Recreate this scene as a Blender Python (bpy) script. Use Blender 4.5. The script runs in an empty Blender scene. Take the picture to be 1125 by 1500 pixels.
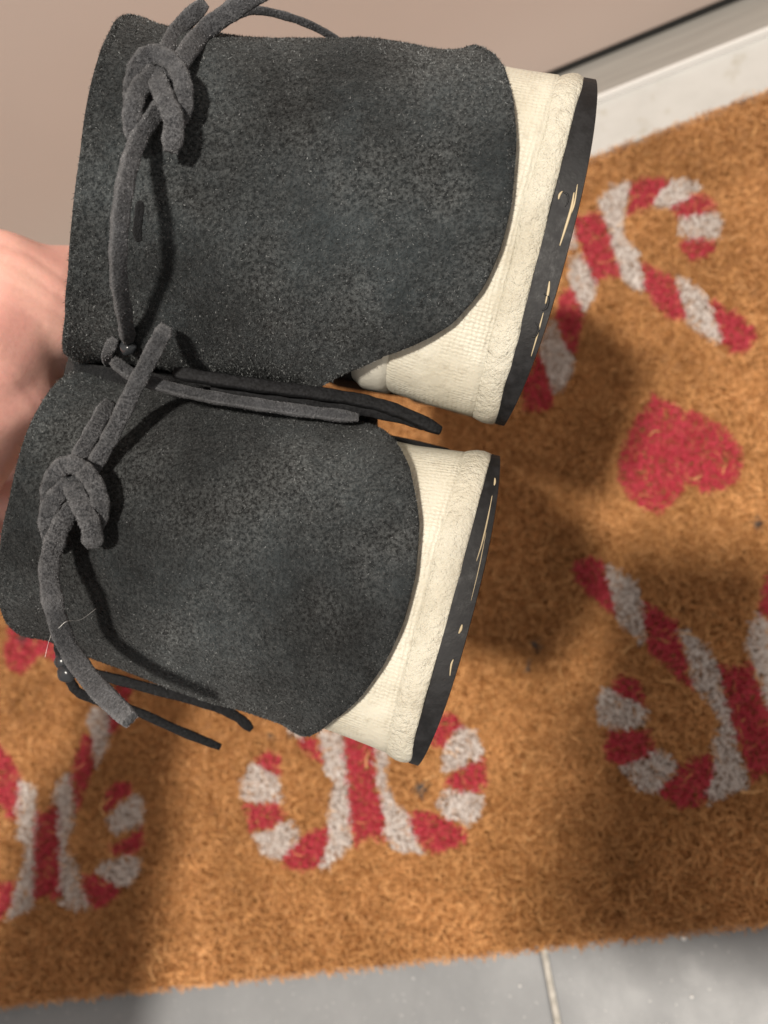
import bpy, bmesh, math, random
import numpy as np
from mathutils import Vector, Matrix
from mathutils.bvhtree import BVHTree

sc = bpy.context.scene
C = sc.collection
rng = np.random.default_rng(7)
random.seed(7)

# ------------------------------------------------------------------ camera
R = np.array([[0.92763039, -0.25629052, -0.27169287],
              [-0.13463297, -0.90796786, 0.39682278],
              [-0.34839032, -0.33152606, -0.87676374]])      # columns: camera right, down, forward in world axes
F = 1150.0
CAM = np.array([0.0, 0.0, 0.45])
cd = bpy.data.cameras.new('camera'); cam = bpy.data.objects.new('camera', cd); C.objects.link(cam)
m = Matrix.Identity(4)
for i in range(3):
    m[i][0] = R[i, 0]; m[i][1] = -R[i, 1]; m[i][2] = -R[i, 2]; m[i][3] = CAM[i]
cam.matrix_world = m
cd.sensor_fit = 'VERTICAL'; cd.sensor_height = 36.0; cd.lens = F / 1500.0 * 36.0
cd.clip_start = 0.01; cd.clip_end = 50
cd.dof.use_dof = True; cd.dof.focus_distance = 0.172; cd.dof.aperture_fstop = 16.0
sc.camera = cam

# ------------------------------------------------------------------ light
w = bpy.data.worlds.new('World'); sc.world = w; w.use_nodes = True
bg = w.node_tree.nodes['Background']
bg.inputs[0].default_value = (1.0, 0.93, 0.86, 1); bg.inputs[1].default_value = 0.45
ld = bpy.data.lights.new('ceiling_lamp', 'AREA'); ld.shape = 'DISK'; ld.size = 0.105
ld.energy = 23.0; ld.color = (1.0, 0.92, 0.82)
lo = bpy.data.objects.new('ceiling_lamp', ld); C.objects.link(lo); lo.location = (-0.065, -0.265, 1.5)
sc.view_settings.view_transform = 'Standard'; sc.view_settings.look = 'None'
sc.view_settings.exposure = 0.28; sc.view_settings.gamma = 1.0

# ------------------------------------------------------------------ helpers
def at(px, py, z):
    return CAM + R @ (np.array([(px - 562.5) / F, (py - 750.0) / F, 1.0]) * z)

def project(P):
    q = (np.asarray(P) - CAM) @ R
    return np.stack([562.5 + F * q[..., 0] / q[..., 2], 750 + F * q[..., 1] / q[..., 2], q[..., 2]], -1)

def tag(o, label, cat=None, group=None, kind=None):
    if label: o['label'] = label
    if cat: o['category'] = cat
    if group: o['group'] = group
    if kind: o['kind'] = kind
    return o

def thing(name, label, cat, loc=(0, 0, 0), group=None):
    o = bpy.data.objects.new(name, None); C.objects.link(o); o.location = loc
    o.empty_display_size = 0.02
    return tag(o, label, cat, group)

def mesh_obj(name, verts, faces, mat, parent=None, smooth=True, uv=None):
    me = bpy.data.meshes.new(name)
    me.from_pydata([tuple(map(float, v)) for v in verts], [], [tuple(int(i) for i in f) for f in faces])
    bm = bmesh.new(); bm.from_mesh(me); bmesh.ops.recalc_face_normals(bm, faces=bm.faces[:]); bm.to_mesh(me); bm.free()
    me.polygons.foreach_set('use_smooth', [smooth] * len(me.polygons))
    for mm in (mat if isinstance(mat, (list, tuple)) else [mat]): me.materials.append(mm)
    if uv is not None:
        l = me.uv_layers.new(name='UVMap')
        vi = np.empty(len(me.loops), int); me.loops.foreach_get('vertex_index', vi)
        l.data.foreach_set('uv', np.asarray(uv, float)[vi].ravel())
    o = bpy.data.objects.new(name, me); C.objects.link(o)
    if parent is not None:
        o.parent = parent
        o.matrix_parent_inverse = world_of(parent).inverted()
    return o

def world_of(o):
    M = Matrix.Translation(o.location)
    if o.parent is not None: M = world_of(o.parent) @ o.matrix_parent_inverse @ M
    return M

def fast_mesh(name, V, Fq, mat, parent, mat_idx=None):
    """V (n,3) and quads/tris Fq (m,k) straight from numpy"""
    me = bpy.data.meshes.new(name)
    n, k = len(Fq), Fq.shape[1]
    me.vertices.add(len(V)); me.vertices.foreach_set('co', V.astype(np.float32).ravel())
    me.loops.add(n * k); me.loops.foreach_set('vertex_index', Fq.astype(np.int32).ravel())
    me.polygons.add(n); me.polygons.foreach_set('loop_start', np.arange(0, n * k, k, dtype=np.int32))
    for mm in (mat if isinstance(mat, (list, tuple)) else [mat]): me.materials.append(mm)
    if mat_idx is not None: me.polygons.foreach_set('material_index', mat_idx.astype(np.int32))
    me.update(calc_edges=True); me.validate()
    o = bpy.data.objects.new(name, me); C.objects.link(o)
    if parent is not None:
        o.parent = parent; o.matrix_parent_inverse = world_of(parent).inverted()
    return o

def nrm(v):
    v = np.asarray(v, float); return v / (np.linalg.norm(v, axis=-1, keepdims=True) + 1e-12)

def catmull(P, n):
    P = np.asarray(P, float)
    Q = np.vstack([2 * P[0] - P[1], P, 2 * P[-1] - P[-2]])
    out = []
    segs = len(P) - 1
    for i in range(segs):
        p0, p1, p2, p3 = Q[i:i + 4]
        for t in np.linspace(0, 1, n, endpoint=(i == segs - 1)):
            out.append(0.5 * (2 * p1 + (p2 - p0) * t + (2 * p0 - 5 * p1 + 4 * p2 - p3) * t * t + (3 * p1 - p0 - 3 * p2 + p3) * t ** 3))
    return np.array(out)

def box(name, lo_, hi_, mat, parent=None, bev=0.0):
    bm = bmesh.new(); bmesh.ops.create_cube(bm, size=1)
    for v in bm.verts:
        v.co = Vector([lo_[i] + (v.co[i] + 0.5) * (hi_[i] - lo_[i]) for i in range(3)])
    if bev: bmesh.ops.bevel(bm, geom=bm.edges[:], offset=bev, segments=2, affect='EDGES', profile=0.5)
    me = bpy.data.meshes.new(name); bm.to_mesh(me); bm.free(); me.materials.append(mat)
    o = bpy.data.objects.new(name, me); C.objects.link(o)
    if parent is not None: o.parent = parent; o.matrix_parent_inverse = world_of(parent).inverted()
    return o

# ------------------------------------------------------------------ materials
def new_mat(name):
    M = bpy.data.materials.new(name); M.use_nodes = True
    nt = M.node_tree; b = nt.nodes['Principled BSDF']
    return M, nt, b

def N(nt, t, **kw):
    n = nt.nodes.new(t)
    for k, v in kw.items():
        if k.startswith('_'): setattr(n, k[1:], v)
        else: n.inputs[k].default_value = v
    return n

def ramp(nt, fac, stops):
    r = nt.nodes.new('ShaderNodeValToRGB'); e = r.color_ramp.elements
    while len(e) < len(stops): e.new(0.5)
    for el, (p, c) in zip(e, stops): el.position = p; el.color = (*c, 1)
    nt.links.new(fac, r.inputs[0]); return r.outputs[0]

def tex(nt, scale, detail=4, rough=0.55, coord='Object', stretch=None):
    tc = nt.nodes.new('ShaderNodeTexCoord'); src = tc.outputs[coord]
    if stretch:
        mp = N(nt, 'ShaderNodeMapping'); mp.inputs['Scale'].default_value = stretch
        nt.links.new(src, mp.inputs[0]); src = mp.outputs[0]
    n = N(nt, 'ShaderNodeTexNoise', Scale=scale, Detail=detail, Roughness=rough)
    nt.links.new(src, n.inputs['Vector']); return n.outputs['Fac']

def bump(nt, b, facs):
    prev = None
    for fac, dist, st in facs:
        bp = N(nt, 'ShaderNodeBump', Strength=st, Distance=dist)
        nt.links.new(fac, bp.inputs['Height'])
        if prev: nt.links.new(prev, bp.inputs['Normal'])
        prev = bp.outputs[0]
    nt.links.new(prev, b.inputs['Normal'])

def mix(nt, fac, a, c, mode='MIX'):
    x = nt.nodes.new('ShaderNodeMix'); x.data_type = 'RGBA'; x.blend_type = mode
    for s, v in ((x.inputs[0], fac), (x.inputs[6], a), (x.inputs[7], c)):
        if hasattr(v, 'links'): nt.links.new(v, s)
        elif isinstance(v, tuple): s.default_value = (*v, 1)
        else: s.default_value = v
    return x.outputs[2]

def suede(name, dark, light, tint, scale=1700.0, patch_amp=0.45, bs=1.0, edge_col=None):
    M, nt, b = new_mat(name)
    fine = tex(nt, scale, 4, 0.65); mid = tex(nt, 420, 4, 0.6); big = tex(nt, 45, 5, 0.6); patch = tex(nt, 26, 3, 0.55)
    col = ramp(nt, fine, [(0.38, dark), (0.64, light)])
    col = mix(nt, ramp(nt, big, [(0.38, (0, 0, 0)), (0.70, (0.8, 0.8, 0.8))]), col, tint)
    col = mix(nt, 0.5, col, ramp(nt, mid, [(0.3, (0.45,) * 3), (0.7, (1.5,) * 3)]), 'MULTIPLY')
    col = mix(nt, 1.0, col, ramp(nt, patch, [(0.34, (1 - patch_amp,) * 3), (0.66, (1 + patch_amp * 1.3,) * 3)]), 'MULTIPLY')
    if edge_col:
        gm = nt.nodes.new('ShaderNodeNewGeometry')
        col = mix(nt, ramp(nt, gm.outputs['Pointiness'], [(0.52, (0, 0, 0)), (0.60, (0.75, 0.75, 0.75))]), col, edge_col)  # paler colour along convex edges
    nt.links.new(col, b.inputs['Base Color'])
    b.inputs['Roughness'].default_value = 0.95; b.inputs['Specular IOR Level'].default_value = 0.2
    b.inputs['Sheen Weight'].default_value = 0.06; b.inputs['Sheen Roughness'].default_value = 0.5
    bump(nt, b, [(fine, 0.0009 * bs, 1.0), (mid, 0.0012 * bs, 0.7), (big, 0.003, 0.3)])
    return M

def fibre_mat(name, a, c, rough=0.6, gamma=None, tone=False):
    M, nt, b = new_mat(name)
    g = nt.nodes.new('ShaderNodeNewGeometry')
    st = [(0.0, a), (1.0, c)]
    if gamma: st = [(0.0, a), (gamma, tuple(x * 0.72 + y * 0.28 for x, y in zip(a, c))), (1.0, c)]
    col = ramp(nt, g.outputs['Random Per Island'], st)
    if tone:
        col = mix(nt, 1.0, col, ramp(nt, tex(nt, 16, 4, 0.6), [(0.32, (0.72, 0.68, 0.62)), (0.68, (1.16, 1.17, 1.2))]), 'MULTIPLY')
    if gamma:
        col = mix(nt, 1.0, col, ramp(nt, tex(nt, 26, 3, 0.55), [(0.34, (0.40,) * 3), (0.66, (1.75,) * 3)]), 'MULTIPLY')
    nt.links.new(col, b.inputs['Base Color'])
    b.inputs['Roughness'].default_value = rough; b.inputs['Specular IOR Level'].default_value = 0.3
    return M

MAT = {}
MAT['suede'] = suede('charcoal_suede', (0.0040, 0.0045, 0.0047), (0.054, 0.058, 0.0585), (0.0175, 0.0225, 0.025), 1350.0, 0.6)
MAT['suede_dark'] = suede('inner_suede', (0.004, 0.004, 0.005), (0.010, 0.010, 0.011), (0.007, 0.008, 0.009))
MAT['lace'] = suede('lace_suede', (0.018, 0.019, 0.0215), (0.105, 0.107, 0.113), (0.046, 0.048, 0.053), 1800.0, 0.3, 0.8, (0.22, 0.22, 0.226))
MAT['nap'] = fibre_mat('suede_fibres', (0.0045, 0.005, 0.0052), (0.155, 0.163, 0.163), 0.4, 0.74)
MAT['lace_nap'] = fibre_mat('lace_fibres', (0.025, 0.026, 0.029), (0.26, 0.26, 0.27), 0.4, 0.75)

def rubber_white(name, weave, warm=0.0):
    M, nt, b = new_mat(name)
    big = tex(nt, 60, 4, 0.6); fine = tex(nt, 900, 4, 0.6)
    col = mix(nt, ramp(nt, big, [(0.38, (0, 0, 0)), (0.75, (1, 1, 1))]), (0.54, 0.515, 0.43), (0.43, 0.395, 0.31))
    dirt = tex(nt, 260, 5, 0.7)
    col = mix(nt, ramp(nt, dirt, [(0.56, (0, 0, 0)), (0.74, (0.6, 0.6, 0.6))]), col, (0.30, 0.265, 0.20))
    nt.links.new(col, b.inputs['Base Color'])
    b.inputs['Roughness'].default_value = 0.55
    b.inputs['Subsurface Weight'].default_value = 0.12; b.inputs['Subsurface Radius'].default_value = (0.004, 0.003, 0.002)
    b.inputs['Subsurface Scale'].default_value = 0.5
    fs = [(fine, 0.0003, 0.5), (tex(nt, 170, 3, 0.6), 0.0012, 0.35)]
    if weave:
        tc = nt.nodes.new('ShaderNodeTexCoord')
        wob = N(nt, 'ShaderNodeTexNoise', Scale=9.0, Detail=3.0); nt.links.new(tc.outputs['UV'], wob.inputs['Vector'])
        add = N(nt, 'ShaderNodeVectorMath', _operation='MULTIPLY_ADD'); add.inputs[1].default_value = (0.085, 0.085, 0)
        nt.links.new(wob.outputs['Color'], add.inputs[0]); nt.links.new(tc.outputs['UV'], add.inputs[2])
        hs = []
        for d in ('X', 'Y'):
            wv = N(nt, 'ShaderNodeTexWave', Scale=4.1 if d == 'X' else 3.3, Distortion=1.3, Detail=2.0); wv.bands_direction = d
            wv.inputs['Detail Scale'].default_value = 2.0
            nt.links.new(add.outputs[0], wv.inputs['Vector']); hs.append(wv.outputs['Fac'])
        mx = N(nt, 'ShaderNodeMath', _operation='ADD'); nt.links.new(hs[0], mx.inputs[0]); nt.links.new(hs[1], mx.inputs[1])
        md = N(nt, 'ShaderNodeMath', _operation='MULTIPLY'); nt.links.new(mx.outputs[0], md.inputs[0])
        nt.links.new(ramp(nt, tex(nt, 75, 3, 0.6), [(0.38, (0.05,) * 3), (0.66, (1.0,) * 3)]), md.inputs[1])
        fs.append((md.outputs[0], 0.00035, weave))
    else:
        wr = tex(nt, 240, 6, 0.7, stretch=(1, 1, 1)); fs.append((wr, 0.0016, 0.8)); fs.append((tex(nt, 620, 5, 0.65), 0.0007, 0.7))
        rg = N(nt, 'ShaderNodeMath', _operation='SUBTRACT'); rg.inputs[1].default_value = 0.5; nt.links.new(tex(nt, 300, 3, 0.6), rg.inputs[0])
        ab = N(nt, 'ShaderNodeMath', _operation='ABSOLUTE'); nt.links.new(rg.outputs[0], ab.inputs[0])
        fs.append((ramp(nt, ab.outputs[0], [(0.0, (0, 0, 0)), (0.05, (1, 1, 1))]), 0.0003, 0.35))
    bump(nt, b, fs)
    return M
MAT['weave'] = rubber_white('cream_rubber_linen_texture', 0.36)
MAT['bead'] = rubber_white('cream_rubber_crinkled', 0.0)

M, nt, b = new_mat('cream_leather'); MAT['rand'] = M
sp = tex(nt, 700, 2, 0.5)
nt.links.new(mix(nt, ramp(nt, sp, [(0.70, (0, 0, 0)), (0.76, (0.5, 0.5, 0.5))]), (0.57, 0.55, 0.475), (0.30, 0.27, 0.23)), b.inputs['Base Color'])
b.inputs['Roughness'].default_value = 0.42; bump(nt, b, [(tex(nt, 300, 4), 0.0006, 0.4)])

M, nt, b = new_mat('black_rubber'); MAT['outsole'] = M; b.inputs['Specular IOR Level'].default_value = 0.28
sc_ = tex(nt, 330, 5, 0.65)
nt.links.new(ramp(nt, sc_, [(0.45, (0.0055, 0.0055, 0.0062)), (0.85, (0.020, 0.020, 0.022))]), b.inputs['Base Color'])
nt.links.new(ramp(nt, sc_, [(0.3, (0.42,) * 3), (0.7, (0.7,) * 3)]), b.inputs['Roughness'])
bump(nt, b, [(tex(nt, 900, 4, 0.6), 0.0002, 0.35), (tex(nt, 120, 3, 0.6), 0.0006, 0.15)])

M, nt, b = new_mat('tan_gum_rubber'); MAT['tan'] = M
b.inputs['Base Color'].default_value = (0.42, 0.34, 0.21, 1); b.inputs['Roughness'].default_value = 0.5
M, nt, b = new_mat('shaded_cord'); MAT['cord'] = M  # laces lying in shade: that shade put into a darker colour; stitches share it
nt.links.new(ramp(nt, tex(nt, 1500, 3), [(0.35, (0.0035, 0.0035, 0.004)), (0.7, (0.013, 0.0135, 0.015))]), b.inputs['Base Color'])
b.inputs['Roughness'].default_value = 0.75; b.inputs['Specular IOR Level'].default_value = 0.2; bump(nt, b, [(tex(nt, 900, 3), 0.0004, 0.6)])
M, nt, b = new_mat('dark_bead'); MAT['dark_bead'] = M
b.inputs['Base Color'].default_value = (0.022, 0.024, 0.027, 1); b.inputs['Roughness'].default_value = 0.25

# doormat
MAT['coir'] = fibre_mat('coir_fibres', (0.30, 0.115, 0.028), (0.78, 0.42, 0.168), 0.55, None, True)
MAT['coir_pale'] = fibre_mat('pale_coir_fibres', (0.45, 0.21, 0.065), (0.78, 0.45, 0.19), 0.55)
MAT['coir_red'] = fibre_mat('red_printed_fibres', (0.45, 0.026, 0.052), (0.62, 0.075, 0.105), 0.55)
MAT['coir_white'] = fibre_mat('white_printed_fibres', (0.60, 0.54, 0.50), (0.86, 0.81, 0.77), 0.55)
MAT['coir_soot'] = fibre_mat('stained_fibres', (0.05, 0.05, 0.05), (0.14, 0.13, 0.12), 0.7)
M, nt, b = new_mat('coir_base'); MAT['coir_base'] = M
nt.links.new(ramp(nt, tex(nt, 260, 6, 0.7), [(0.3, (0.14, 0.055, 0.012)), (0.7, (0.42, 0.20, 0.06))]), b.inputs['Base Color'])
b.inputs['Roughness'].default_value = 0.9; bump(nt, b, [(tex(nt, 300, 5, 0.7), 0.004, 0.9)])

# setting
M, nt, b = new_mat('grey_tile'); MAT['tile'] = M
col = mix(nt, ramp(nt, tex(nt, 9, 6, 0.65), [(0.35, (0, 0, 0)), (0.7, (1, 1, 1))]), (0.190, 0.198, 0.206), (0.262, 0.270, 0.278))
col = mix(nt, ramp(nt, tex(nt, 420, 3, 0.6), [(0.66, (0, 0, 0)), (0.72, (1, 1, 1))]), col, (0.48, 0.48, 0.47))
nt.links.new(col, b.inputs['Base Color'])
nt.links.new(ramp(nt, tex(nt, 30, 4), [(0.3, (0.42,) * 3), (0.7, (0.6,) * 3)]), b.inputs['Roughness'])
bump(nt, b, [(tex(nt, 160, 4), 0.0006, 0.3)])
M, nt, b = new_mat('pale_grout'); MAT['grout'] = M
nt.links.new(ramp(nt, tex(nt, 300, 4), [(0.3, (0.36, 0.34, 0.30)), (0.7, (0.56, 0.53, 0.48))]), b.inputs['Base Color']); b.inputs['Roughness'].default_value = 0.9
M, nt, b = new_mat('white_marble'); MAT['marble'] = M
col = mix(nt, ramp(nt, tex(nt, 26, 6, 0.65), [(0.42, (0, 0, 0)), (0.72, (1, 1, 1))]), (0.60, 0.60, 0.58), (0.53, 0.53, 0.51))
col = mix(nt, ramp(nt, tex(nt, 55, 4, 0.6), [(0.58, (0, 0, 0)), (0.70, (0.6, 0.6, 0.6))]), col, (0.42, 0.39, 0.31))
nt.links.new(col, b.inputs['Base Color']); b.inputs['Roughness'].default_value = 0.3
M, nt, b = new_mat('brushed_sill'); MAT['sill'] = M
nt.links.new(ramp(nt, tex(nt, 60, 4, stretch=(0.15, 3, 1)), [(0.3, (0.30, 0.285, 0.26)), (0.7, (0.40, 0.38, 0.35))]), b.inputs['Base Color'])
b.inputs['Roughness'].default_value = 0.5; b.inputs['Metallic'].default_value = 0.15
M, nt, b = new_mat('bright_white_mat'); MAT['bright_white'] = M  # sill lip's reflection put into this colour; crumbs and stray fibres share it
b.inputs['Base Color'].default_value = (0.80, 0.79, 0.77, 1); b.inputs['Roughness'].default_value = 0.4
M, nt, b = new_mat('black_seal'); MAT['seal'] = M
b.inputs['Base Color'].default_value = (0.012, 0.012, 0.012, 1); b.inputs['Roughness'].default_value = 0.6
M, nt, b = new_mat('beige_door_paint'); MAT['door'] = M
nt.links.new(ramp(nt, tex(nt, 3.0, 3), [(0.3, (0.485, 0.40, 0.355)), (0.7, (0.555, 0.455, 0.405))]), b.inputs['Base Color'])
b.inputs['Roughness'].default_value = 0.45; bump(nt, b, [(tex(nt, 500, 3), 0.0003, 0.25)])

M, nt, b = new_mat('skin'); MAT['skin'] = M
col = mix(nt, ramp(nt, tex(nt, 55, 4, 0.6), [(0.35, (0, 0, 0)), (0.68, (1, 1, 1))]), (0.72, 0.42, 0.345), (0.68, 0.345, 0.295))
col = mix(nt, 0.35, col, ramp(nt, tex(nt, 700, 3), [(0.35, (0.88, 0.86, 0.85)), (0.65, (1.08, 1.06, 1.05))]), 'MULTIPLY')
nt.links.new(col, b.inputs['Base Color']); b.inputs['Roughness'].default_value = 0.48
b.inputs['Subsurface Weight'].default_value = 0.25; b.inputs['Subsurface Radius'].default_value = (0.006, 0.002, 0.001); b.inputs['Subsurface Scale'].default_value = 0.6
bump(nt, b, [(tex(nt, 900, 4), 0.0002, 0.3), (tex(nt, 150, 3, stretch=(1.0, 0.35, 2.0)), 0.0006, 0.15)])
M, nt, b = new_mat('knit_sleeve'); MAT['sleeve'] = M
nt.links.new(ramp(nt, tex(nt, 300, 4), [(0.3, (0.02, 0.022, 0.03)), (0.7, (0.05, 0.052, 0.06))]), b.inputs['Base Color']); b.inputs['Roughness'].default_value = 0.9

# ------------------------------------------------------------------ setting
FZ = 0.0
floor = box('floor', (-1.6, -1.6, -0.03), (1.6, 0.42, -0.0025), MAT['grout']); floor['kind'] = 'structure'
TS, GX, GY = 0.60, -0.0885, -0.62
for i in range(-2, 3):
    for j in range(-1, 2):
        x0 = GX + i * TS; y0 = GY + j * TS
        x1, y1 = x0 + TS - 0.0032, min(y0 + TS - 0.0032, 0.4195)
        if y1 - y0 < 0.02: continue
        box('tile', (max(x0, -1.6), max(y0, -1.6), -0.012), (min(x1, 1.6), y1, FZ), MAT['tile'], floor, 0.0012)
thr = box('threshold', (-1.6, 0.4205, -0.03), (1.6, 0.4645, 0.004), MAT['marble'], None, 0.001); thr['kind'] = 'structure'
sill = thing('door_sill', 'grey metal door sill with a front lip painted bright for its reflection along the white threshold', 'sill', (0, 0.495, 0))
box('sill_plate', (-1.6, 0.4676, -0.03), (1.6, 0.530, 0.0085), MAT['sill'], sill, 0.001)
box('lip_highlight', (-1.6, 0.4648, -0.03), (1.6, 0.4673, 0.0095), MAT['bright_white'], sill, 0.0008)  # white colour stands in for light reflected along the sill's front edge
door = thing('door', 'beige painted door above the sill with a black bottom seal', 'door', (0, 0.53, 0.012))
box('door_leaf', (-1.6, 0.4985, 0.0150), (1.6, 0.540, 1.9), MAT['door'], door, 0.002)
box('bottom_seal', (-1.6, 0.5000, 0.0090), (1.6, 0.5300, 0.0146), MAT['seal'], door)

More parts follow.
